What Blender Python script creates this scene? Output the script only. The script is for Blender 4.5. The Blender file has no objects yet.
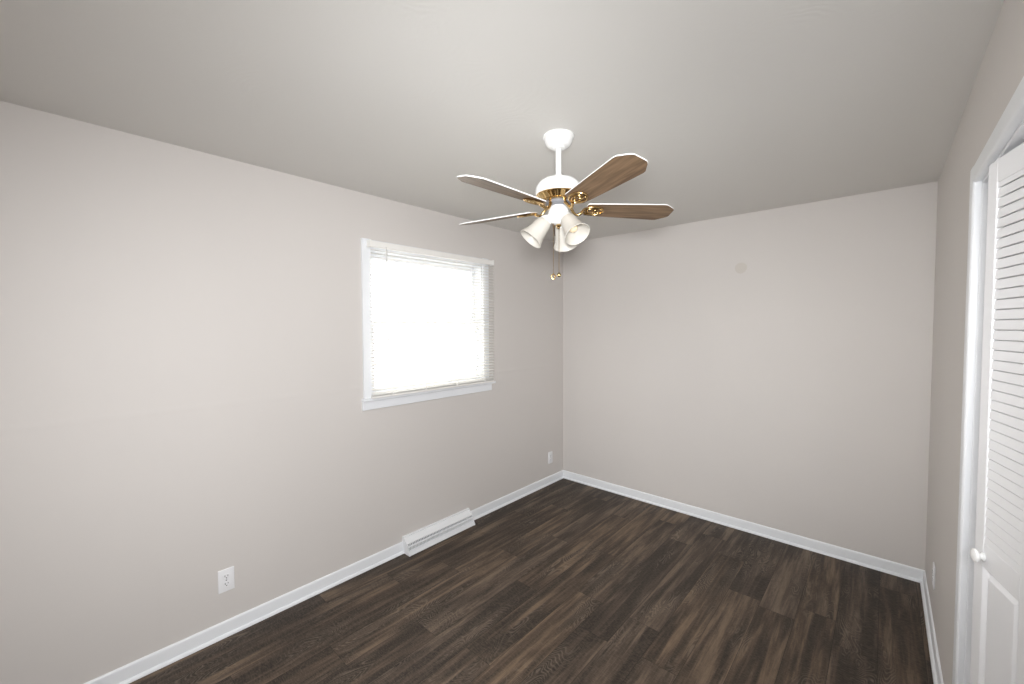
import bpy, bmesh, math, random
from mathutils import Vector, Matrix
random.seed(7)
PI = math.pi
scene = bpy.context.scene
COL = scene.collection

# ------------------------------------------------------------------ camera
YAW, PITCH, ROLL = -0.735140, -0.035661, -0.003426
CAM = Vector((2.48770, -3.54421, 1.58085))
F_PX = 412.607
cd = bpy.data.cameras.new('camera')
cd.sensor_fit = 'HORIZONTAL'
cd.sensor_width = 36.0
cd.lens = F_PX / 1024 * 36.0
cd.clip_start = 0.02
cam = bpy.data.objects.new('camera', cd)
COL.objects.link(cam)
fw = Vector((math.sin(YAW) * math.cos(PITCH), math.cos(YAW) * math.cos(PITCH), math.sin(PITCH)))
r0 = Vector((math.cos(YAW), -math.sin(YAW), 0))
u0 = r0.cross(fw)
rt = math.cos(ROLL) * r0 + math.sin(ROLL) * u0
up = -math.sin(ROLL) * r0 + math.cos(ROLL) * u0
m = Matrix((rt, up, -fw)).transposed().to_4x4()
m.translation = CAM
cam.matrix_world = m
scene.camera = cam

# ------------------------------------------------------------------ world, lamps, exposure
world = bpy.data.worlds.new('overcast_sky')
scene.world = world
world.use_nodes = True
bg = world.node_tree.nodes['Background']
bg.inputs['Color'].default_value = (1.0, 0.975, 0.94, 1)
bg.inputs['Strength'].default_value = 8.6

def area(name, loc, direction, size, power, color=(1, 1, 1), size_y=None):
    l = bpy.data.lights.new(name, 'AREA')
    l.energy = power
    l.color = color
    l.size = size
    if size_y:
        l.shape = 'RECTANGLE'
        l.size_y = size_y
    o = bpy.data.objects.new(name, l)
    COL.objects.link(o)
    o.location = loc
    o.rotation_euler = Vector(direction).to_track_quat('-Z', 'Y').to_euler()
    return o

def spot(name, loc, target, deg, power, radius, color=(1, 1, 1)):
    l = bpy.data.lights.new(name, 'SPOT')
    l.energy = power
    l.color = color
    l.spot_size = math.radians(deg)
    l.spot_blend = 1.0
    l.shadow_soft_size = radius
    o = bpy.data.objects.new(name, l)
    COL.objects.link(o)
    o.location = loc
    o.rotation_euler = (Vector(target) - Vector(loc)).to_track_quat('-Z', 'Y').to_euler()
    return o

# the photographer's two soft flash heads beside the camera, and their bounce off the ceiling above
FLASH = (0.97, 0.985, 1.0)
spot('flash_head_far', (2.56, -3.64, 1.68), (1.45, 0, 1.24), 70, 142, 0.14, FLASH)
spot('flash_head_side', (2.56, -3.64, 1.68), (0, -1.80, 0.98), 110, 205, 0.14, FLASH)
spot('ceiling_fill_spot', (2.56, -3.64, 1.68), (1.05, -0.3, 2.05), 104, 74, 0.14, FLASH)  # extra soft spot, added beside the heads to brighten the ceiling
area('ceiling_bounce', (1.9, -3.78, 2.38), (-0.3, 0.5, -1), 0.8, 27, (0.99, 0.99, 1.0))
# daylight thrown up from the ground outside the window
area('ground_daylight', (-0.9, -1.66, 0.9), (1, 0, 0.45), 2.0, 78, (1.0, 0.97, 0.92), 1.0)

scene.view_settings.view_transform = 'Standard'
scene.view_settings.look = 'None'
scene.view_settings.exposure = -0.07
scene.view_settings.gamma = 1.0
scene.view_settings.use_curve_mapping = False

# ------------------------------------------------------------------ materials
def srgb(r, g, b):
    f = lambda c: c / 255 / 12.92 if c / 255 <= 0.04045 else ((c / 255 + 0.055) / 1.055) ** 2.4
    return (f(r), f(g), f(b), 1)

class N:
    """small node-tree builder"""
    def __init__(self, name):
        self.m = bpy.data.materials.new(name)
        self.m.use_nodes = True
        self.t = self.m.node_tree
        self.b = self.t.nodes['Principled BSDF']
        self.out = self.t.nodes['Material Output']
    def n(self, kind, **kw):
        nd = self.t.nodes.new(kind)
        for k, v in kw.items():
            if k.startswith('i_'):
                key = k[2:]
                key = int(key) if key.isdigit() else key.replace('_', ' ')
                if isinstance(v, bpy.types.NodeSocket):
                    self.t.links.new(v, nd.inputs[key])
                else:
                    nd.inputs[key].default_value = v
            else:
                setattr(nd, k, v)
        return nd
    def math(self, op, a, b=None, c=None):
        nd = self.t.nodes.new('ShaderNodeMath')
        nd.operation = op
        for i, v in enumerate((a, b, c)):
            if v is None:
                continue
            if isinstance(v, bpy.types.NodeSocket):
                self.t.links.new(v, nd.inputs[i])
            else:
                nd.inputs[i].default_value = v
        return nd.outputs[0]
    def mix(self, fac, a, b, blend='MIX'):
        nd = self.t.nodes.new('ShaderNodeMix')
        nd.data_type = 'RGBA'
        nd.blend_type = blend
        for key, v in ((0, fac), (6, a), (7, b)):
            if isinstance(v, bpy.types.NodeSocket):
                self.t.links.new(v, nd.inputs[key])
            else:
                nd.inputs[key].default_value = v
        return nd.outputs[2]
    def ramp(self, fac, stops):
        nd = self.t.nodes.new('ShaderNodeValToRGB')
        self.t.links.new(fac, nd.inputs[0])
        cr = nd.color_ramp
        while len(cr.elements) < len(stops):
            cr.elements.new(0.5)
        for e, (p, c) in zip(cr.elements, stops):
            e.position = p
            e.color = c
        return nd.outputs[0]
    def to(self, sock, name):
        self.t.links.new(sock, self.b.inputs[name])
    def bump(self, h, strength, dist):
        nd = self.n('ShaderNodeBump')
        nd.inputs['Strength'].default_value = strength
        nd.inputs['Distance'].default_value = dist
        self.t.links.new(h, nd.inputs['Height'])
        self.to(nd.outputs[0], 'Normal')

def paint(name, col, rough, bump_scale=0, bump_strength=0.0, bump_dist=0.001, spec=0.5, mottled=0.0):
    k = N(name)
    k.b.inputs['Base Color'].default_value = col
    k.b.inputs['Roughness'].default_value = rough
    k.b.inputs['Specular IOR Level'].default_value = spec
    tc = k.n('ShaderNodeTexCoord')
    if mottled:
        nz = k.n('ShaderNodeTexNoise', i_Vector=tc.outputs['Object'])
        nz.inputs['Scale'].default_value = 2.3
        nz.inputs['Detail'].default_value = 4
        lo = tuple(c * (1 - mottled) for c in col[:3]) + (1,)
        hi = tuple(min(1, c * (1 + mottled)) for c in col[:3]) + (1,)
        k.to(k.ramp(nz.outputs['Fac'], [(0.3, lo), (0.7, hi)]), 'Base Color')
    if bump_scale:
        nz = k.n('ShaderNodeTexNoise', i_Vector=tc.outputs['Object'])
        nz.inputs['Scale'].default_value = bump_scale
        nz.inputs['Detail'].default_value = 3
        k.bump(nz.outputs['Fac'], bump_strength, bump_dist)
    return k.m

M = {}
WALL = srgb(210, 205, 201)
M['wall'] = paint('greige_wall_paint', WALL, 0.62, 170, 0.10, 0.002, 0.35, 0.008)
# the window wall shows faint taped drywall joints
k = N('greige_wall_paint_with_joints')
k.b.inputs['Base Color'].default_value = WALL
k.b.inputs['Roughness'].default_value = 0.62
k.b.inputs['Specular IOR Level'].default_value = 0.35
tc = k.n('ShaderNodeTexCoord')
sp = k.n('ShaderNodeSeparateXYZ', i_Vector=tc.outputs['Object'])
nz = k.n('ShaderNodeTexNoise', i_Vector=tc.outputs['Object'])
nz.inputs['Scale'].default_value = 170
def ridge(sock, at, width):
    d = k.math('DIVIDE', k.math('SUBTRACT', sock, at), width)
    return k.math('EXPONENT', k.math('MULTIPLY', k.math('MULTIPLY', d, d), -1.0))
hh = k.math('ADD', ridge(sp.outputs[2], 1.195, 0.016), ridge(sp.outputs[1], -3.23, 0.03))
hh = k.math('ADD', k.math('MULTIPLY', hh, 0.9), k.math('MULTIPLY', nz.outputs['Fac'], 0.12))
k.bump(hh, 0.5, 0.0016)
M['wall_joints'] = k.m
M['patch'] = paint('patched_wall_paint', srgb(204, 198, 191), 0.8, 90, 0.1, 0.001, 0.2)
M['trim'] = paint('white_semigloss_trim', srgb(233, 235, 238), 0.32, 60, 0.03, 0.001)
M['door'] = paint('white_door_paint', srgb(238, 238, 240), 0.38, 40, 0.03, 0.001)
M['plastic'] = paint('white_plastic', srgb(238, 238, 240), 0.3, 20, 0.005, 0.001)
M['slat'] = paint('white_enamelled_slat', srgb(240, 238, 234), 0.35, 15, 0.005, 0.001)
M['enamel'] = paint('white_fan_enamel', srgb(245, 245, 244), 0.22, 15, 0.005, 0.001)
M['vent'] = paint('white_register_enamel', srgb(235, 236, 238), 0.3, 20, 0.005, 0.001)
M['dark'] = paint('dark_slot', srgb(24, 23, 22), 0.7, 20, 0.01, 0.001)
M['steel'] = paint('grey_steel', srgb(120, 122, 128), 0.35, 20, 0.01, 0.001)
M['closet'] = paint('closet_paint', srgb(200, 196, 190), 0.7, 120, 0.05, 0.001)

# ceiling: white paint with a brushed swirl texture
k = N('textured_ceiling_paint')
k.b.inputs['Base Color'].default_value = srgb(226, 224, 220)
k.b.inputs['Roughness'].default_value = 0.75
k.b.inputs['Specular IOR Level'].default_value = 0.3
tc = k.n('ShaderNodeTexCoord')
vor = k.n('ShaderNodeTexVoronoi', feature='F1', i_Vector=tc.outputs['Object'])
vor.inputs['Scale'].default_value = 3.2
nz = k.n('ShaderNodeTexNoise', i_Vector=tc.outputs['Object'])
nz.inputs['Scale'].default_value = 5
nz.inputs['Detail'].default_value = 5
rings = k.math('SINE', k.math('MULTIPLY', k.math('ADD', vor.outputs['Distance'], k.math('MULTIPLY', nz.outputs['Fac'], 0.55)), 80))
nz2 = k.n('ShaderNodeTexNoise', i_Vector=tc.outputs['Object'])
nz2.inputs['Scale'].default_value = 3.0
mask = k.math('MULTIPLY', rings, k.math('POWER', nz2.outputs['Fac'], 4.5))
nz3 = k.n('ShaderNodeTexNoise', i_Vector=tc.outputs['Object'])
nz3.inputs['Scale'].default_value = 70
h = k.math('ADD', mask, k.math('MULTIPLY', nz3.outputs['Fac'], 0.30))
k.bump(h, 0.22, 0.004)
M['ceiling'] = k.m

# floor: dark brown vinyl planks laid along the room
k = N('dark_vinyl_planks')
PW, PL = 0.168, 1.22
tc = k.n('ShaderNodeTexCoord')
sep = k.n('ShaderNodeSeparateXYZ', i_Vector=tc.outputs['Object'])
X, Y = sep.outputs[0], sep.outputs[1]
u = k.math('DIVIDE', k.math('ADD', X, 10 * PW + 0.026), PW)
row = k.math('FLOOR', u)
wn = k.n('ShaderNodeTexWhiteNoise', noise_dimensions='1D')
k.t.links.new(row, wn.inputs['W'])
v = k.math('ADD', k.math('DIVIDE', k.math('ADD', Y, 20.0), PL), wn.outputs['Value'])
idx = k.math('FLOOR', v)
comb = k.n('ShaderNodeCombineXYZ', i_0=row, i_1=idx)
wn2 = k.n('ShaderNodeTexWhiteNoise', noise_dimensions='2D', i_Vector=comb.outputs[0])
rnd = wn2.outputs['Value']
rcol = k.n('ShaderNodeSeparateColor', i_0=wn2.outputs['Color'])
off = k.math('MULTIPLY', rnd, 37.0)
def coords(sx, sy):
    return k.n('ShaderNodeCombineXYZ', i_0=k.math('ADD', k.math('MULTIPLY', X, sx), off),
               i_1=k.math('ADD', k.math('MULTIPLY', Y, sy), k.math('MULTIPLY', off, 1.7)), i_2=off).outputs[0]
def noise(vec, scale, detail=4, rough=0.55, dist=0.0):
    nd = k.n('ShaderNodeTexNoise', i_Vector=vec)
    nd.inputs['Scale'].default_value = scale
    nd.inputs['Detail'].default_value = detail
    nd.inputs['Roughness'].default_value = rough
    nd.inputs['Distortion'].default_value = dist
    return nd.outputs['Fac']
broad = noise(coords(15, 1.5), 1.0, 4, 0.55, 0.5)
streak = noise(coords(48, 2.0), 1.0, 4, 0.6, 0.3)
fine = noise(coords(230, 16), 1.0, 3, 0.7)
cross = noise(coords(60, 220), 1.0, 2, 0.6)
# cathedral grain: contours of a stretched noise field
field = noise(coords(8.5, 2.1), 1.0, 2, 0.45, 0.4)
rings = k.math('POWER', k.math('ABSOLUTE', k.math('SINE', k.math('MULTIPLY', field, 120))), 7.0)
gmask = k.ramp(noise(coords(9, 2.2), 1.0, 2), [(0.50, (0, 0, 0, 1)), (0.66, (1, 1, 1, 1))])
tone = k.math('ADD', k.math('MULTIPLY', broad, 0.66), k.math('MULTIPLY', streak, 0.34))
tone = k.math('ADD', tone, k.math('MULTIPLY', k.math('SUBTRACT', rnd, 0.5), 0.07))
base = k.ramp(tone, [(0.40, srgb(20, 17, 17)), (0.46, srgb(41, 35, 32)), (0.53, srgb(76, 64, 54)), (0.63, srgb(120, 103, 86))])
hue = k.mix(rcol.outputs[1], (0.95, 0.98, 1.05, 1), (1.06, 1.0, 0.93, 1))
base = k.mix(1.0, base, hue, 'MULTIPLY')
base = k.mix(k.math('MULTIPLY', k.math('SUBTRACT', fine, 0.34), 1.3), base, srgb(52, 44, 39))
base = k.mix(k.math('MULTIPLY', k.math('POWER', cross, 2.5), 0.65), base, srgb(138, 121, 103))
base = k.mix(k.math('MULTIPLY', k.math('MULTIPLY', rings, gmask), 0.34), base, srgb(150, 135, 118))
fu = k.math('FRACT', u)
fv = k.math('FRACT', v)
eu = k.math('MULTIPLY', k.math('MINIMUM', fu, k.math('SUBTRACT', 1.0, fu)), PW)
ev = k.math('MULTIPLY', k.math('MINIMUM', fv, k.math('SUBTRACT', 1.0, fv)), PL)
edge = k.math('MINIMUM', eu, ev)
seam = k.math('LESS_THAN', edge, 0.0013)
base = k.mix(k.math('MULTIPLY', seam, 0.6), base, srgb(24, 20, 18))
k.to(base, 'Base Color')
k.to(k.math('ADD', 0.46, k.math('MULTIPLY', fine, 0.16)), 'Roughness')
k.b.inputs['Specular IOR Level'].default_value = 0.27
hgt = k.math('SUBTRACT', k.math('MULTIPLY', fine, 0.3), k.math('MULTIPLY', seam, 1.0))
k.bump(hgt, 0.25, 0.0012)
M['floor'] = k.m

# fan blade underside: walnut grain running along the blade
k = N('walnut_blade_veneer')
tc = k.n('ShaderNodeTexCoord')
mp = k.n('ShaderNodeMapping', i_Vector=tc.outputs['Object'])
mp.inputs['Scale'].default_value = (3.5, 42, 1)
nz = k.n('ShaderNodeTexNoise', i_Vector=mp.outputs[0])
nz.inputs['Scale'].default_value = 1.6
nz.inputs['Detail'].default_value = 6
nz.inputs['Distortion'].default_value = 0.6
k.to(k.ramp(nz.outputs['Fac'], [(0.3, srgb(92, 72, 54)), (0.55, srgb(124, 100, 76)), (0.75, srgb(140, 115, 90))]), 'Base Color')
k.b.inputs['Roughness'].default_value = 0.5
M['walnut'] = k.m

# polished brass
k = N('polished_brass')
k.b.inputs['Base Color'].default_value = srgb(198, 168, 118)
k.b.inputs['Metallic'].default_value = 1.0
tc = k.n('ShaderNodeTexCoord')
nz = k.n('ShaderNodeTexNoise', i_Vector=tc.outputs['Object'])
nz.inputs['Scale'].default_value = 60
k.to(k.math('ADD', 0.16, k.math('MULTIPLY', nz.outputs['Fac'], 0.1)), 'Roughness')
M['brass'] = k.m

# frosted glass lamp shade
k = N('frosted_shade_glass')
k.b.inputs['Base Color'].default_value = srgb(218, 214, 206)
k.b.inputs['Roughness'].default_value = 0.32
tl = k.n('ShaderNodeBsdfTranslucent')
tl.inputs['Color'].default_value = srgb(212, 206, 195)
mx = k.n('ShaderNodeMixShader')
mx.inputs[0].default_value = 0.28
k.t.links.new(k.b.outputs[0], mx.inputs[1])
k.t.links.new(tl.outputs[0], mx.inputs[2])
k.t.links.new(mx.outputs[0], k.out.inputs['Surface'])
M['frost'] = k.m

# light bulb: clear-ish warm glass, unlit
k = N('bulb_glass')
k.b.inputs['Base Color'].default_value = srgb(236, 214, 178)
k.b.inputs['Roughness'].default_value = 0.12
M['bulb'] = k.m

# window pane: clear glass, a little reflection
k = N('window_glass')
tr = k.n('ShaderNodeBsdfTransparent')
tr.inputs['Color'].default_value = (0.96, 0.97, 0.965, 1)
gl = k.n('ShaderNodeBsdfGlossy')
gl.inputs['Roughness'].default_value = 0.02
fr = k.n('ShaderNodeFresnel')
fr.inputs['IOR'].default_value = 1.45
mx = k.n('ShaderNodeMixShader')
k.t.links.new(fr.outputs[0], mx.inputs[0])
k.t.links.new(tr.outputs[0], mx.inputs[1])
k.t.links.new(gl.outputs[0], mx.inputs[2])
k.t.links.new(mx.outputs[0], k.out.inputs['Surface'])
M['glass'] = k.m

# clear acrylic wand
k = N('clear_acrylic')
k.b.inputs['Base Color'].default_value = srgb(225, 224, 222)
k.b.inputs['Roughness'].default_value = 0.15
k.b.inputs['Alpha'].default_value = 0.8
M['acrylic'] = k.m

# ------------------------------------------------------------------ mesh helpers
def obj(name, bm, mat, parent=None, loc=None, smooth=False, recalc=True):
    if recalc:
        bmesh.ops.recalc_face_normals(bm, faces=bm.faces[:])
    me = bpy.data.meshes.new(name)
    bm.to_mesh(me)
    bm.free()
    mats = mat if isinstance(mat, (list, tuple)) else [mat]
    for mm in mats:
        me.materials.append(M[mm])
    if smooth:
        for p in me.polygons:
            p.use_smooth = True
        me.set_sharp_from_angle(angle=math.radians(38))
    o = bpy.data.objects.new(name, me)
    COL.objects.link(o)
    if parent:
        o.parent = parent
    if loc is not None:
        o.location = loc
    return o

def empty(name, loc, rz=0.0, parent=None):
    o = bpy.data.objects.new(name, None)
    o.empty_display_size = 0.05
    COL.objects.link(o)
    o.location = loc
    o.rotation_euler = (0, 0, rz)
    if parent:
        o.parent = parent
    return o

def tag(o, label=None, cat=None, group=None, kind=None):
    if label: o['label'] = label
    if cat: o['category'] = cat
    if group: o['group'] = group
    if kind: o['kind'] = kind
    return o

def box(bm, x0, x1, y0, y1, z0, z1, bev=0.0, seg=2, mi=0):
    g = bmesh.ops.create_cube(bm, size=1.0)
    vs = g['verts']
    for v in vs:
        v.co = Vector(((x0 + x1) / 2 + v.co.x * (x1 - x0), (y0 + y1) / 2 + v.co.y * (y1 - y0), (z0 + z1) / 2 + v.co.z * (z1 - z0)))
    fs = {f for v in vs for f in v.link_faces}
    for f in fs: f.material_index = mi
    if bev:
        es = list({e for v in vs for e in v.link_edges})
        bmesh.ops.bevel(bm, geom=es, offset=bev, segments=seg, affect='EDGES', profile=0.5)

def lathe(bm, prof, seg=48, mat=None, radial=None, cap=False, mi=0):
    """prof: (r, z) pairs; mat: optional Matrix; radial(theta, r) -> r"""
    rings = []
    for r, z in prof:
        if r < 1e-6:
            rings.append([bm.verts.new((0, 0, z))])
        else:
            ring = []
            for i in range(seg):
                a = 2 * PI * i / seg
                rr = radial(a, r) if radial else r
                ring.append(bm.verts.new((rr * math.cos(a), rr * math.sin(a), z)))
            rings.append(ring)
    new = [v for rg in rings for v in rg]
    for a, b in zip(rings, rings[1:]):
        for i in range(seg):
            j = (i + 1) % seg
            if len(a) == 1 and len(b) == 1: continue
            if len(a) == 1: f = bm.faces.new((a[0], b[i], b[j]))
            elif len(b) == 1: f = bm.faces.new((a[i], a[j], b[0]))
            else: f = bm.faces.new((a[i], a[j], b[j], b[i]))
            f.material_index = mi
    if cap:
        for rg in (rings[0], rings[-1]):
            if len(rg) > 1: bm.faces.new(rg)
    if mat is not None:
        bmesh.ops.transform(bm, matrix=mat, verts=new)
    return new

def tube(bm, pts, r, seg=10, closed=False, caps=True):
    pts = [Vector(p) for p in pts]
    n = len(pts)
    rs = r if isinstance(r, (list, tuple)) else [r] * n
    tang = []
    for i in range(n):
        if closed: t = pts[(i + 1) % n] - pts[i - 1]
        else: t = pts[min(i + 1, n - 1)] - pts[max(i - 1, 0)]
        tang.append(t.normalized())
    ref = Vector((0, 0, 1)) if abs(tang[0].z) < 0.9 else Vector((1, 0, 0))
    rings = []
    nrm = (ref - tang[0] * ref.dot(tang[0])).normalized()
    for i in range(n):
        nrm = (nrm - tang[i] * nrm.dot(tang[i])).normalized()
        bi = tang[i].cross(nrm)
        rings.append([bm.verts.new(pts[i] + rs[i] * (math.cos(2 * PI * q / seg) * nrm + math.sin(2 * PI * q / seg) * bi)) for q in range(seg)])
    pairs = list(zip(rings, rings[1:])) + ([(rings[-1], rings[0])] if closed else [])
    for a, b in pairs:
        for q in range(seg):
            bm.faces.new((a[q], a[(q + 1) % seg], b[(q + 1) % seg], b[q]))
    if caps and not closed:
        bm.faces.new(rings[0]); bm.faces.new(rings[-1])

def extrude_profile(bm, prof, frame, length, mi=0):
    """prof: closed list of (a, b); frame(a, b, s) -> point"""
    r0 = [bm.verts.new(frame(a, b, 0.0)) for a, b in prof]
    r1 = [bm.verts.new(frame(a, b, length)) for a, b in prof]
    n = len(prof)
    for i in range(n):
        f = bm.faces.new((r0[i], r0[(i + 1) % n], r1[(i + 1) % n], r1[i]))
        f.material_index = mi
    bm.faces.new(r0); bm.faces.new(r1)

# ------------------------------------------------------------------ the room
W, H = 2.702, 2.44
YR = -4.15                 # rear wall, behind the camera
T = 0.13
# window opening in the left wall
WY0, WY1, WZ0, WZ1 = -2.168, -1.160, 1.112, 2.092
# closet opening in the right wall
CY0, CY1, CZ = -2.622, -1.600, 2.030

bm = bmesh.new()
box(bm, -T, W + 0.85, YR - T, T, -0.10, 0.0)
tag(obj('floor', bm, 'floor'), 'dark brown wood-look plank floor', 'floor', kind='structure')
bm = bmesh.new()
box(bm, -T, W + 0.85, YR - T, T, H, H + 0.10)
tag(obj('ceiling', bm, 'ceiling'), 'white ceiling with faint brushed swirl texture', 'ceiling', kind='structure')

bm = bmesh.new()
box(bm, -T, 0, YR - T, WY0, 0, H)
box(bm, -T, 0, WY1, T, 0, H)
box(bm, -T, 0, WY0, WY1, 0, WZ0)
box(bm, -T, 0, WY0, WY1, WZ1, H)
tag(obj('wall_left', bm, 'wall_joints'), 'greige wall that holds the window', 'wall', kind='structure')
bm = bmesh.new()
box(bm, 0, W, 0, T, 0, H)
tag(obj('wall_back', bm, 'wall'), 'plain greige wall at the far end of the room', 'wall', kind='structure')
bm = bmesh.new()
RT = 0.118
box(bm, W, W + RT, CY1, T, 0, H)
box(bm, W, W + RT, YR - T, CY0, 0, H)
box(bm, W, W + RT, CY0, CY1, CZ, H)
tag(obj('wall_right', bm, 'wall'), 'greige wall around the closet opening', 'wall', kind='structure')
bm = bmesh.new()
box(bm, 0, W, YR - T, YR, 0, H)
tag(obj('wall_rear', bm, 'wall'), 'greige wall opposite the far wall', 'wall', kind='structure')
bm = bmesh.new()
box(bm, W + 0.72, W + 0.85, CY0 - 0.25, CY1 + 0.25, 0, H)
box(bm, W + RT, W + 0.72, CY1 + 0.15, CY1 + 0.25, 0, H)
box(bm, W + RT, W + 0.72, CY0 - 0.25, CY0 - 0.15, 0, H)
tag(obj('wall_closet', bm, 'closet'), 'inside walls of the closet', 'wall', kind='structure')

# baseboards: flat board with eased top and a small quarter-round shoe
BB = [(0, 0), (0.022, 0), (0.0215, 0.006), (0.019, 0.011), (0.015, 0.0145), (0.010, 0.016), (0.0095, 0.066),
      (0.0085, 0.072), (0.006, 0.0765), (0.003, 0.078), (0, 0.078)]
REG_Y0, REG_Y1 = -1.950, -1.335
def baseboard(name, runs, label):
    bm = bmesh.new()
    for frame, length in runs:
        extrude_profile(bm, BB, frame, length)
    tag(obj(name, bm, 'trim', smooth=True), label, 'baseboard', kind='structure')
baseboard('baseboard_left', [
    (lambda a, b, s: (a, YR + s, b), REG_Y0 - YR),
    (lambda a, b, s: (a, REG_Y1 + s, b), -REG_Y1)], 'white baseboard under the window wall')
baseboard('baseboard_back', [(lambda a, b, s: (0.004 + s, -a, b), W - 0.008)], 'white baseboard along the far wall')
baseboard('baseboard_right', [
    (lambda a, b, s: (W - a, CY1 + 0.066 + s, b), -(CY1 + 0.066)),
    (lambda a, b, s: (W - a, YR + s, b), CY0 - 0.066 - YR)], 'white baseboard on the closet wall')
baseboard('baseboard_rear', [(lambda a, b, s: (0.004 + s, YR + a, b), W - 0.008)], 'white baseboard on the rear wall')

# closet casing and jamb
CF = W - 0.020
CW = 0.066
def casing_prof():
    return [(0, 0), (CW, 0), (CW, 0.020), (CW - 0.012, 0.020), (CW - 0.018, 0.018), (0.014, 0.014), (0.006, 0.013), (0, 0.008)]
bm = bmesh.new()
P = casing_prof()   # (distance from opening edge, protrusion)
P = [(0, 0), (CW, 0), (CW, 0.0165), (CW - 0.004, 0.020), (0.010, 0.020), (0.004, 0.0185), (0, 0.014)]
HS = 0.052 / CW            # the head casing is a little narrower
extrude_profile(bm, P, lambda a, b, s: (W - b, CY1 + a, s), CZ + CW * HS)
extrude_profile(bm, P, lambda a, b, s: (W - b, CY0 - a, s), CZ + CW * HS)
extrude_profile(bm, P, lambda a, b, s: (W - b, CY0 + s, CZ + a * HS), CY1 - CY0)
tag(obj('trim_1', bm, 'trim', smooth=True), 'white flat casing framing the closet opening', 'trim', kind='structure')
bm = bmesh.new()
JT = 0.018
box(bm, W - 0.001, W + RT, CY1 - JT + 0.012, CY1 + 0.001, 0, CZ, 0.002, 1)
box(bm, W - 0.001, W + RT, CY0 - 0.001, CY0 + JT - 0.012, 0, CZ, 0.002, 1)
box(bm, W - 0.001, W + RT, CY0, CY1, CZ - 0.008, CZ + 0.001, 0.002, 1)
box(bm, W + 0.030, W + 0.056, CY0 + 0.01, CY1 - 0.01, CZ - 0.0135, CZ - 0.008)
tag(obj('trim_2', bm, 'trim'), 'white jamb lining the closet opening', 'trim', kind='structure')

# ------------------------------------------------------------------ window
win = empty('window_1', (0, (WY0 + WY1) / 2, WZ0))
tag(win, 'white double-hung window behind the open blind', 'window', kind='structure')
oy, oz = (WY0 + WY1) / 2, WZ0
def wpart(name, build, mat='trim', smooth=False, parent=win):
    bm = bmesh.new()
    build(bm)
    bmesh.ops.translate(bm, verts=bm.verts[:], vec=(0, -oy, -oz))
    return obj(name, bm, mat, parent, smooth=smooth)
def b_casing(bm):
    box(bm, 0, 0.018, -2.226, WY0 + 0.004, 1.122, 2.152, 0.003)
    box(bm, 0, 0.018, WY1 - 0.004, -1.100, 1.122, 2.152, 0.003)
    box(bm, 0, 0.018, WY0 + 0.004, WY1 - 0.004, WZ1 - 0.004, 2.148, 0.003)
wpart('casing', b_casing)
def b_sill(bm):
    box(bm, -0.03, 0.034, -2.238, -1.035, 1.104, 1.122, 0.005, 3)
wpart('sill', b_sill)
def b_apron(bm):
    box(bm, 0, 0.015, -2.236, -1.066, 1.047, 1.104, 0.003)
wpart('apron', b_apron)
def b_jamb(bm):
    box(bm, -T, 0.0, WY0, WY0 + 0.012, WZ0, WZ1)
    box(bm, -T, 0.0, WY1 - 0.012, WY1, WZ0, WZ1)
    box(bm, -T, 0.0, WY0 + 0.012, WY1 - 0.012, WZ1 - 0.012, WZ1)
    box(bm, -T, -0.03, WY0 + 0.012, WY1 - 0.012, WZ0, WZ0 + 0.014)
wpart('jamb', b_jamb)
def sash(name, x0, x1, z0, z1, bottom, top):
    y0, y1 = WY0 + 0.013, WY1 - 0.013
    s = 0.036
    def b(bm):
        box(bm, x0, x1, y0, y0 + s, z0, z1, 0.003, 1)
        box(bm, x0, x1, y1 - s, y1, z0, z1, 0.003, 1)
        box(bm, x0, x1, y0 + s, y1 - s, z0, z0 + bottom, 0.003, 1)
        box(bm, x0, x1, y0 + s, y1 - s, z1 - top, z1, 0.003, 1)
    o = wpart(name, b)
    def g(bm):
        box(bm, (x0 + x1) / 2 - 0.002, (x0 + x1) / 2 + 0.002, y0 + s - 0.004, y1 - s + 0.004, z0 + bottom - 0.004, z1 - top + 0.004)
    wpart('pane', g, 'glass', parent=o)
sash('lower_sash', -0.070, -0.040, WZ0 + 0.015, 1.628, 0.055, 0.034)
sash('upper_sash', -0.104, -0.074, 1.594, WZ1 - 0.013, 0.034, 0.040)

# ------------------------------------------------------------------ blind
BX = 0.047                       # centre of the slats in front of the casing
BY0, BY1 = -2.196, -1.080
bl = empty('window_blind', (BX, (BY0 + BY1) / 2, 2.135))
tag(bl, 'white horizontal mini blind hanging open in front of the window', 'blind')
by, bz = (BY0 + BY1) / 2, 2.135
def bpart(name, build, mat='slat', smooth=False):
    bm = bmesh.new()
    build(bm)
    bmesh.ops.translate(bm, verts=bm.verts[:], vec=(-BX, -by, -bz))
    return obj(name, bm, mat, bl, smooth=smooth)
def b_head(bm):
    box(bm, BX - 0.0175, BX + 0.0145, BY0, BY1, 2.098, 2.135, 0.003)
bpart('headrail', b_head)
for y in (BY0, BY1):
    def b_brk(bm):
        s = 1 if y == BY0 else -1
        box(bm, 0.018, BX + 0.0165, min(y - 0.001 * s, y + 0.014 * s), max(y - 0.001 * s, y + 0.014 * s), 2.095, 2.139, 0.002, 1)
    bpart('bracket', b_brk)
ZTOP, ZBOT = 2.080, 1.158
NS = 41
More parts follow.
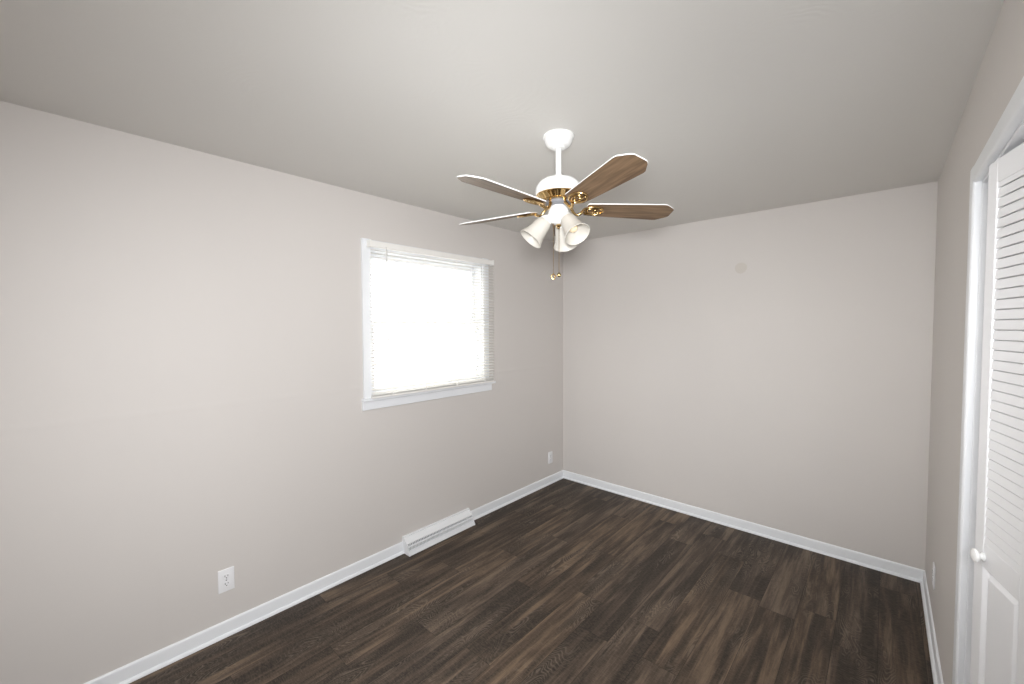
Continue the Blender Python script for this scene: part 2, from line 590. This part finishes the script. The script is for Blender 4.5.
def b_slats(bm):
    tilt = math.radians(-20)
    def slat(z, t, jitter=0.0):
        rows = []
        for q in range(6):
            a = (q / 5 - 0.5) * 0.025
            camber = 0.0016 * (1 - (2 * a / 0.025) ** 2)
            dx = a * math.cos(t) - camber * math.sin(t)
            dz = a * math.sin(t) + camber * math.cos(t)
            rows.append([bm.verts.new((BX + dx + jitter, y, z + dz + jitter * 0.6 * k2)) for k2, y in ((1, BY0 + 0.006), (0, (BY0 + BY1) / 2), (-1, BY1 - 0.002))])
        for a, b in zip(rows, rows[1:]):
            for c in range(2):
                bm.faces.new((a[c], a[c + 1], b[c + 1], b[c]))
    for i in range(NS):
        z = ZTOP + (ZBOT - ZTOP) * i / (NS - 1)
        slat(z, tilt + random.uniform(-0.02, 0.02), random.uniform(-0.0008, 0.0008))
    for i in range(5):
        slat(1.1475 - i * 0.0021, math.radians(1), random.uniform(-0.0012, 0.0012))
so = bpart('slats', b_slats)
sd = so.modifiers.new('thickness', 'SOLIDIFY'); sd.thickness = 0.0006
def b_rail(bm):
    box(bm, BX - 0.013, BX + 0.013, BY0 + 0.004, BY1, 1.124, 1.1375, 0.004, 3)
bpart('bottom_rail', b_rail)
for y in (-2.043, -1.776, -1.487, -1.188):
    def b_cord(bm):
        for dx in (-0.0128, 0.0128):
            tube(bm, [(BX + dx, y, 2.098), (BX + dx, y, 1.134)], 0.0006, 6)
        tube(bm, [(BX + 0.0133, y + 0.004, 2.098), (BX + 0.0133, y + 0.004, 1.134)], 0.0008, 6)
        box(bm, BX + 0.0125, BX + 0.0142, y - 0.006, y + 0.008, 1.134, 1.149, 0.0005, 1)
    bpart('ladder_cord', b_cord, 'slat')
def b_wand(bm):
    x, y = BX + 0.023, -2.086
    tube(bm, [(BX + 0.012, y, 2.105), (x, y, 2.103), (x, y, 2.094), (x + 0.001, y + 0.001, 2.086)], 0.0016, 8)
    tube(bm, [(x + 0.001, y + 0.001, 2.088), (x + 0.004, y + 0.004, 1.455)], 0.0042, 6)
bpart('tilt_wand', b_wand, 'acrylic')

# ------------------------------------------------------------------ closet doors (bifold louvre leaves)
LW, LT = 0.250, 0.028
LZ0, LZ1 = 0.018, 2.013
def leaf(parent, start, ang, with_knob, s_knob):
    """leaf whose face lies along local +x from 'start'; local -y is the room side"""
    e = empty('leaf', start, ang, parent)
    ST = 0.046
    bm = bmesh.new()
    zt, zb = 1.952, 0.998      # louvre field
    z2 = 0.935                 # bottom of the lock rail
    box(bm, 0, ST, 0, LT, 0, LZ1 - LZ0, 0.004, 2)
    box(bm, LW - ST, LW, 0, LT, 0, LZ1 - LZ0, 0.004, 2)
    def rail(za, zb_):
        box(bm, ST - 0.001, LW - ST + 0.001, 0.0005, LT - 0.0005, za - LZ0, zb_ - LZ0, 0.0)
    rail(zt, LZ1); rail(z2, zb); rail(LZ0, 0.14)
    o = obj('frame', bm, 'door', e)
    # louvres
    bm = bmesh.new()
    pitch = 0.0262
    n = int((zt - zb) / pitch)
    for i in range(n + 2):
        zc = zb + 0.010 + i * pitch - LZ0
        if zc > zt - LZ0 + 0.002: break
        # sloping slat: room edge low, closet edge high, lapping over the slat below
        pr = [(0.0012, -0.0130), (0.0045, -0.0138), (0.0070, 0.0060), (0.0165, 0.0150), (0.0150, 0.0170), (0.0030, 0.0092)]
        pr = [(a, min(b, zt - LZ0 + 0.004 - zc)) for a, b in pr]
        extrude_profile(bm, pr, lambda a, b, s: (ST - 0.003 + s, a, zc + b), LW - 2 * ST + 0.006)
    obj('louvers', bm, 'door', e)
    # raised panel with sticking
    bm = bmesh.new()
    x0, x1, za, zb2 = ST, LW - ST, 0.14 - LZ0, z2 - LZ0
    rings = []
    for ins, dep in ((-0.001, 0.0005), (0.006, 0.0065), (0.008, 0.0105), (0.012, 0.0110), (0.0215, 0.0035), (0.024, 0.0030)):
        rings.append([bm.verts.new((x, dep, z)) for x, z in ((x0 + ins, za + ins), (x1 - ins, za + ins), (x1 - ins, zb2 - ins), (x0 + ins, zb2 - ins))])
    for a, b in zip(rings, rings[1:]):
        for q in range(4):
            bm.faces.new((a[q], a[(q + 1) % 4], b[(q + 1) % 4], b[q]))
    bm.faces.new(rings[-1])
    back = [bm.verts.new((x, LT - 0.004, z)) for x, z in ((x0 - .001, za - .001), (x1 + .001, za - .001), (x1 + .001, zb2 + .001), (x0 - .001, zb2 + .001))]
    bm.faces.new(back)
    for q in range(4):
        bm.faces.new((rings[0][q], rings[0][(q + 1) % 4], back[(q + 1) % 4], back[q]))
    obj('raised_panel', bm, 'door', e)
    if with_knob:
        bm = bmesh.new()
        prof = [(0, 0), (0.0120, 0.0), (0.0120, 0.0025), (0.0085, 0.005), (0.0078, 0.008), (0.0095, 0.0105), (0.0160, 0.0125),
                (0.0180, 0.0160), (0.0165, 0.0195), (0.0105, 0.0220), (0, 0.0228)]
        lathe(bm, prof, 28, Matrix.Rotation(PI / 2, 4, 'X'))
        kn = obj('knob', bm, 'enamel', e, (s_knob, 0.0, 0.963 - LZ0), smooth=True)
        kn['label'] = 'small round white door knob'
    return e

A0 = math.radians(13.5)
HX, HY = 2.685, -1.850           # hinge edge of the open pair
d1 = empty('door_1', (2.742, CY1, 0))
tag(d1, 'white louvered bifold closet door folded slightly into the room', 'closet door', kind='structure')
def rel(x, y): return (x - 2.742, y - CY1, LZ0)
# leaf nearest the camera of the far pair: its face runs from the hinge towards the camera and the track
leaf(d1, rel(HX, HY), math.atan2(-math.cos(A0), math.sin(A0)), True, 0.047)
# its partner runs from the far jamb to the hinge
fa = math.atan2(-math.cos(A0), -math.sin(A0))
fx, fy = HX - LW * math.cos(fa), (HY + 0.003) - LW * math.sin(fa)
leaf(d1, rel(fx, fy), fa, False, 0)
d2 = empty('door_2', (2.742, CY0, 0))
tag(d2, 'white louvered bifold closet door folded shut beside the open pair', 'closet door', kind='structure')
def rel2(x, y): return (x - 2.742, y - CY0, LZ0)
leaf(d2, rel2(2.738, -2.106), -PI / 2, False, 0)
leaf(d2, rel2(2.738, -2.106 - LW - 0.003), -PI / 2, True, 0.047)

# ------------------------------------------------------------------ floor register on the left wall
RL = REG_Y1 - REG_Y0
rg = empty('baseboard_register', (0, (REG_Y0 + REG_Y1) / 2, 0))
tag(rg, 'white metal heat register set into the baseboard below the window', 'heat register')
def along(a, b, s): return (a, -RL / 2 + s, b)
bm = bmesh.new()
body = [(0.0, 0.0), (0.085, 0.0), (0.087, 0.003), (0.086, 0.007), (0.070, 0.013), (0.046, 0.017), (0.042, 0.017), (0.042, 0.010), (0.0, 0.008)]
extrude_profile(bm, body, lambda a, b, s: along(a, b, s + 0.006), RL - 0.012)
obj('lower_front', bm, 'vent', rg)
bm = bmesh.new()
lip = [(0.044, 0.047), (0.062, 0.0485), (0.0645, 0.0515), (0.0635, 0.0560), (0.058, 0.0575), (0.056, 0.0540), (0.044, 0.0515)]
extrude_profile(bm, lip, lambda a, b, s: along(a, b, s + 0.006), RL - 0.012)
obj('slot_lip', bm, 'vent', rg)
bm = bmesh.new()
nl = 50
for i in range(nl):
    s = 0.014 + (RL - 0.028) * (i + 0.5) / nl
    box(bm, 0.040, 0.046, -RL / 2 + s - 0.0028, -RL / 2 + s + 0.0028, 0.012, 0.050)
obj('recess_shade_bars', bm, 'vent', rg)  # bars added over the dark damper to imitate the recess's grey shade
bm = bmesh.new()
topf = [(0.0, 0.096), (0.0, 0.114), (0.0125, 0.114), (0.0150, 0.1110), (0.0150, 0.1070), (0.0120, 0.1050), (0.0120, 0.1020), (0.0165, 0.1030), (0.0535, 0.0755), (0.0535, 0.0710), (0.0480, 0.0725), (0.012, 0.096)]
extrude_profile(bm, topf, lambda a, b, s: along(a, b, s + 0.006), RL - 0.012)
obj('top_plate', bm, 'vent', rg)
bm = bmesh.new()
extrude_profile(bm, [(0.001, 0.012), (0.038, 0.012), (0.038, 0.049), (0.043, 0.0525), (0.043, 0.070), (0.012, 0.092), (0.001, 0.098)], lambda a, b, s: along(a, b, s + 0.01), RL - 0.02)
obj('damper', bm, 'dark', rg)
bm = bmesh.new()
nf = 44
for i in range(nf):
    s = 0.016 + (RL - 0.032) * (i + 0.5) / nf
    box(bm, 0.044, 0.0525, -RL / 2 + s - 0.0020, -RL / 2 + s + 0.0020, 0.0515, 0.0735)
obj('grille', bm, 'vent', rg)
for s in (0.0, RL - 0.007):
    bm = bmesh.new()
    cap = [(0.0, 0.0), (0.087, 0.0), (0.088, 0.006), (0.073, 0.030), (0.069, 0.040), (0.067, 0.064), (0.020, 0.109), (0.016, 0.116), (0.0, 0.116)]
    extrude_profile(bm, cap, lambda a, b, q: along(a, b, s + q), 0.007)
    obj('end_cap', bm, 'vent', rg)
bm = bmesh.new()
box(bm, 0.050, 0.066, -0.004, 0.004, 0.056, 0.060, 0.0012, 2)
box(bm, 0.0615, 0.0665, -0.006, 0.006, 0.048, 0.060, 0.0012, 2)
lv = obj('damper_lever', bm, 'vent', rg)

# ------------------------------------------------------------------ wall outlets
def outlet(loc, rz, label):
    """plate in the local xz plane, facing local -y"""
    e = empty('wall_outlet', loc, rz)
    tag(e, label, 'outlet', 'duplex wall outlets')
    bm = bmesh.new()
    box(bm, -0.0355, 0.0355, -0.0055, 0.0, -0.0585, 0.0585, 0.0028, 3)
    obj('cover_plate', bm, 'plastic', e, smooth=True)
    for zc in (0.0195, -0.0195):
        bm = bmesh.new()
        ring = []
        pts = []
        for i in range(32):
            a = 2 * PI * i / 32
            pts.append((max(-0.0148, min(0.0148, 0.0172 * math.cos(a))), 0.0140 * math.sin(a)))
        f0 = [bm.verts.new((x, -0.004, z)) for x, z in pts]
        f1 = [bm.verts.new((x, -0.0072, z)) for x, z in pts]
        f2 = [bm.verts.new((x * 0.95, -0.0078, z * 0.95)) for x, z in pts]
        for a, b in ((f0, f1), (f1, f2)):
            for i in range(32):
                bm.faces.new((a[i], a[(i + 1) % 32], b[(i + 1) % 32], b[i]))
        bm.faces.new(f2); bm.faces.new(f0)
        rc = obj('receptacle', bm, 'plastic', e, (0, 0, zc))
        bm = bmesh.new()
        box(bm, -0.0075, -0.0052, -0.0082, -0.0070, -0.0010, 0.0085)
        box(bm, 0.0052, 0.0073, -0.0082, -0.0070, 0.0005, 0.0080)
        lathe(bm, [(0, -0.0012), (0.0026, -0.0012), (0.0026, 0.0), (0, 0)], 14, Matrix.Translation((0, -0.0070, -0.0065)) @ Matrix.Rotation(-PI / 2, 4, 'X'))
        obj('slots', bm, 'dark', rc)
    bm = bmesh.new()
    lathe(bm, [(0, 0.0014), (0.0022, 0.0011), (0.0034, 0.0), (0, 0)], 16, Matrix.Translation((0, -0.0054, 0)) @ Matrix.Rotation(PI / 2, 4, 'X'))
    obj('screw', bm, 'steel', e)
outlet((0, -2.992, 0.288), PI / 2, 'white duplex outlet low on the window wall, far from the corner')
outlet((0, -0.224, 0.263), PI / 2, 'white duplex outlet on the window wall close to the room corner')
outlet((W, -0.570, 0.305), -PI / 2, 'white duplex outlet on the closet wall above the baseboard')

# round filled spot on the back wall
bm = bmesh.new()
def wob(a, r): return r * (1 + 0.02 * math.sin(3 * a + 0.5) + 0.01 * math.sin(7 * a))
lathe(bm, [(0, 0.0014), (0.027, 0.0013), (0.038, 0.0008), (0.0415, 0.0002), (0.0415, 0)], 40, Matrix.Rotation(PI / 2, 4, 'X'), radial=wob)
wp = obj('wall_patch', bm, 'patch', loc=(1.656, -0.0005, 2.03), smooth=True)
tag(wp, 'faint round painted-over patch high on the far wall', 'wall patch')

# ------------------------------------------------------------------ ceiling fan
FX, FY = 1.378, -2.000
fan = empty('ceiling_fan', (FX, FY, H))
tag(fan, 'white and brass ceiling fan with five wooden blades and three frosted shades', 'ceiling fan')
Z = lambda z: z - H
def fpart(name, build, mat, smooth=True, parent=fan, loc=None, rot=None):
    bm = bmesh.new()
    build(bm)
    o = obj(name, bm, mat, parent, loc, smooth)
    if rot: o.rotation_euler = rot
    return o
fpart('canopy', lambda bm: lathe(bm, [(0, 0), (0.0690, 0), (0.0710, -0.003), (0.0710, -0.008), (0.0675, -0.011), (0.0650, -0.0125), (0.0640, -0.021),
      (0.0600, -0.033), (0.0510, -0.044), (0.0390, -0.051), (0.0300, -0.053), (0.0290, -0.058), (0.0200, -0.060), (0, -0.060)], 56), 'enamel')
fpart('downrod', lambda bm: lathe(bm, [(0, -0.05), (0.0128, -0.05), (0.0128, Z(2.268)), (0.016, Z(2.267)), (0.0185, Z(2.256)), (0.0185, Z(2.244)), (0, Z(2.244))], 28), 'enamel')
fpart('motor_housing', lambda bm: lathe(bm, [(0, Z(2.256)), (0.030, Z(2.255)), (0.050, Z(2.2515)), (0.070, Z(2.244)), (0.086, Z(2.2335)), (0.097, Z(2.220)), (0.1030, Z(2.206)),
      (0.1045, Z(2.194)), (0.1035, Z(2.185)), (0.1005, Z(2.180)), (0.0980, Z(2.178)), (0, Z(2.178))], 64), 'enamel')
flute = lambda a, r: r * (1 + 0.012 * math.cos(30 * a))
fpart('brass_band', lambda bm: lathe(bm, [(0, Z(2.179)), (0.0985, Z(2.179)), (0.1000, Z(2.1765)), (0.0985, Z(2.174)), (0.0955, Z(2.172)), (0.0790, Z(2.1525)), (0.0770, Z(2.1515)), (0.0780, Z(2.149)), (0.0760, Z(2.1465)), (0.0700, Z(2.1460)), (0, Z(2.146))], 240,
      radial=lambda a, r: r * (1 + 0.011 * math.cos(30 * a)) if 0.078 < r < 0.096 else r), 'brass')
fpart('flywheel', lambda bm: lathe(bm, [(0, Z(2.147)), (0.058, Z(2.147)), (0.058, Z(2.134)), (0.046, Z(2.130)), (0.034, Z(2.128)), (0, Z(2.128))], 40), 'steel')
fpart('switch_housing', lambda bm: lathe(bm, [(0, Z(2.131)), (0.030, Z(2.131)), (0.0365, Z(2.127)), (0.0430, Z(2.115)), (0.0470, Z(2.100)), (0.0480, Z(2.086)), (0.0440, Z(2.074)),
      (0.0350, Z(2.066)), (0.0330, Z(2.060)), (0.0300, Z(2.052)), (0.018, Z(2.046)), (0, Z(2.045))], 48), 'enamel')
fpart('finial', lambda bm: lathe(bm, [(0, Z(2.047)), (0.0105, Z(2.047)), (0.0125, Z(2.042)), (0.0105, Z(2.037)), (0.006, Z(2.034)), (0.0075, Z(2.029)), (0, Z(2.024))], 28), 'brass')

# blades: outline in the local xy plane, x along the blade
PITCH_B = math.radians(-14)
def blade_outline():
    pts = [(0.126, -0.043), (0.132, -0.049)]
    pts += [(0.28, -0.0580), (0.42, -0.0655), (0.474, -0.0680), (0.488, -0.0660)]
    pts += [(0.5265, -0.0400), (0.5345, -0.0305), (0.5365, -0.0240)]
    up = [(x, -y) for x, y in reversed(pts)]
    return pts + up
def b_blade(bm):
    pts = blade_outline()
    th = 0.0055
    lo = [bm.verts.new((x, y, -th / 2)) for x, y in pts]
    hi = [bm.verts.new((x, y, th / 2)) for x, y in pts]
    n = len(pts)
    for i in range(n):
        f = bm.faces.new((lo[i], lo[(i + 1) % n], hi[(i + 1) % n], hi[i])); f.material_index = 1
    f = bm.faces.new(lo); f.material_index = 0
    f = bm.faces.new(hi); f.material_index = 1
    es = [e for e in bm.edges if (e.verts[0] in hi) != (e.verts[1] in hi)]
def ell(cx, a, b, z, n=36, a0=0.0, a1=2 * PI):
    return [(cx + a * math.cos(a0 + (a1 - a0) * i / n), b * math.sin(a0 + (a1 - a0) * i / n), z) for i in range(n)]
def b_iron(bm):
    # curved arm from the flywheel out and down to the blade
    pts = []
    for i in range(17):
        t = i / 16
        x = 0.050 + 0.068 * t
        z = 0.018 * (1 - t) - 0.010 * t - 0.026 * math.sin(PI * t) ** 1.3
        pts.append((x, 0.012 * math.sin(PI * t), z))
    tube(bm, pts, [0.0085 - 0.003 * math.sin(PI * i / 16) for i in range(17)], 10)
    lathe(bm, [(0, 0.006), (0.012, 0.006), (0.012, -0.006), (0, -0.006)], 16, Matrix.Translation((0.049, 0, 0.020)))
def b_scroll(bm):
    # openwork oval with a scroll inside, screwed to the underside of the blade
    z = -0.0068
    tube(bm, ell(0.160, 0.047, 0.034, z), 0.0050, 8, closed=True)
    tube(bm, ell(0.153, 0.029, 0.018, z), 0.0036, 8, closed=True)
    pts = []
    for i in range(24):
        t = i / 23
        a = PI * 0.2 + t * 3.6
        r = 0.018 * (1 - 0.55 * t)
        pts.append((0.175 + r * math.cos(a) * 1.2, r * math.sin(a), z))
    tube(bm, pts, 0.0036, 8)
    for x, y in ((0.134, 0.0), (0.194, 0.016), (0.194, -0.016)):
        lathe(bm, [(0, -0.006), (0.004, -0.005), (0.0062, 0.0), (0.0062, 0.004), (0, 0.004)], 14, Matrix.Translation((x, y, z)))
BLZ = Z(2.118)
A_BASE = -95.5
bmesh_blade = bmesh_iron = bmesh_scroll = None
for i in range(5):
    ang = math.radians(A_BASE + 72 * i)
    if i == 0:
        bo = fpart('blade', b_blade, ['walnut', 'enamel'], smooth=False)
        bo['label'] = 'brown wood blade with white edges'
        bv = bo.modifiers.new('eased_edges', 'BEVEL'); bv.width = 0.0012; bv.segments = 2; bv.limit_method = 'ANGLE'
        ir = fpart('blade_iron', b_iron, 'brass')
        sc = fpart('scroll_plate', b_scroll, 'brass', parent=ir)
        sets = (bo, ir, sc)
    else:
        bo, ir, sc = (s.copy() for s in sets)
        for s in (bo, ir, sc): COL.objects.link(s)
        bo.parent = fan; ir.parent = fan; sc.parent = ir
    lift = math.radians((1.7, 3.2, -0.5, 0.0, -0.6)[i])   # blades are a little out of true
    mb = Matrix.Rotation(ang, 4, 'Z') @ Matrix.Rotation(-lift, 4, 'Y') @ Matrix.Rotation(PITCH_B * (0.75, 1, 1, 1, 0.9)[i], 4, 'X')
    for o in (bo, ir):
        o.location = (0, 0, BLZ)
    bo.rotation_euler = mb.to_euler()
    ir.rotation_euler = (Matrix.Rotation(ang, 4, 'Z') @ Matrix.Rotation(-lift, 4, 'Y')).to_euler()
    sc.rotation_euler = (PITCH_B, 0, 0)

# three light arms with frosted bell shades
TILT = math.radians(40)
for i, aa in enumerate((110, -128, -16)):
    a = math.radians(aa)
    ca, sa = math.cos(a), math.sin(a)
    hold = Matrix.Translation((0.056 * ca, 0.056 * sa, Z(2.064))) @ Matrix.Rotation(a, 4, 'Z') @ Matrix.Rotation(PI - TILT, 4, 'Y')
    # local +z points down and outward along the shade axis
    if i == 0:
        def b_arm(bm):
            tube(bm, [(0, 0, -0.034), (0, 0, -0.012)], 0.0125, 16)
            lathe(bm, [(0, -0.016), (0.016, -0.016), (0.024, -0.008), (0.0290, 0.002), (0.0295, 0.014), (0.0275, 0.016), (0, 0.016)], 32)
        arm = fpart('light_arm', b_arm, 'enamel')
        def b_shade(bm):
            outer = [(0.0275, 0.006), (0.0320, 0.012), (0.0360, 0.024), (0.0385, 0.042), (0.0408, 0.060), (0.0445, 0.078), (0.0500, 0.095), (0.0550, 0.107), (0.0590, 0.115)]
            inner = [(r - 0.0032, z) for r, z in reversed(outer)]
            inner[0] = (0.0565, 0.1165)
            lathe(bm, outer + inner, 48)
        sh = fpart('lamp_shade', b_shade, 'frost')
        def b_bulb(bm):
            lathe(bm, [(0, 0.016), (0.012, 0.016), (0.013, 0.034), (0.017, 0.044), (0.0215, 0.056), (0.0225, 0.066), (0.019, 0.078), (0.0115, 0.087), (0, 0.090)], 28)
        bu = fpart('bulb', b_bulb, 'bulb', parent=sh)
        kit = (arm, sh, bu)
    else:
        arm, sh, bu = (s.copy() for s in kit)
        for s in (arm, sh, bu): COL.objects.link(s)
        arm.parent = fan; sh.parent = fan; bu.parent = sh
    for o in (arm, sh):
        o.location = hold.to_translation()
        o.rotation_euler = hold.to_euler()
for s_ in [o for o in fan.children if o.name.startswith('lamp_shade')]:
    s_['label'] = 'frosted white bell glass shade'

# pull chains with fobs, hanging either side of the finial
for i, (dx, dy, zb) in enumerate(((-0.015, -0.018, 1.812), (0.006, -0.004, 1.817))):
    bm = bmesh.new()
    z = Z(2.052)
    n = 0
    while z > Z(zb + 0.012):
        lathe(bm, [(0, 0.0016), (0.0012, 0.0011), (0.0016, 0), (0.0012, -0.0011), (0, -0.0016)], 6, Matrix.Translation((dx, dy, z)))
        z -= 0.0036
        n += 1
    tube(bm, [(dx, dy, Z(2.055)), (dx, dy, Z(zb + 0.010))], 0.0006, 5)
    pc = obj('pull_chain', bm, 'brass', fan, smooth=True)
    bm = bmesh.new()
    if i == 0:
        tube(bm, [(dx + 0.0085 * math.cos(t * PI / 12) * 0.745, dy + 0.0085 * math.cos(t * PI / 12) * 0.667, Z(zb - 0.002) + 0.0105 * math.sin(t * PI / 12)) for t in range(24)], 0.0028, 8, closed=True)
        lathe(bm, [(0, 0.012), (0.003, 0.012), (0.0045, 0.006), (0, 0.004)], 12, Matrix.Translation((dx, dy, Z(zb + 0.002))))
    else:
        lathe(bm, [(0, 0.012), (0.003, 0.012), (0.0035, 0.009), (0.0075, 0.006), (0.0092, 0.0), (0.0075, -0.006), (0.004, -0.009), (0, -0.0095)], 20, Matrix.Translation((dx, dy, Z(zb))))
    obj('fob', bm, 'brass', pc, smooth=True)
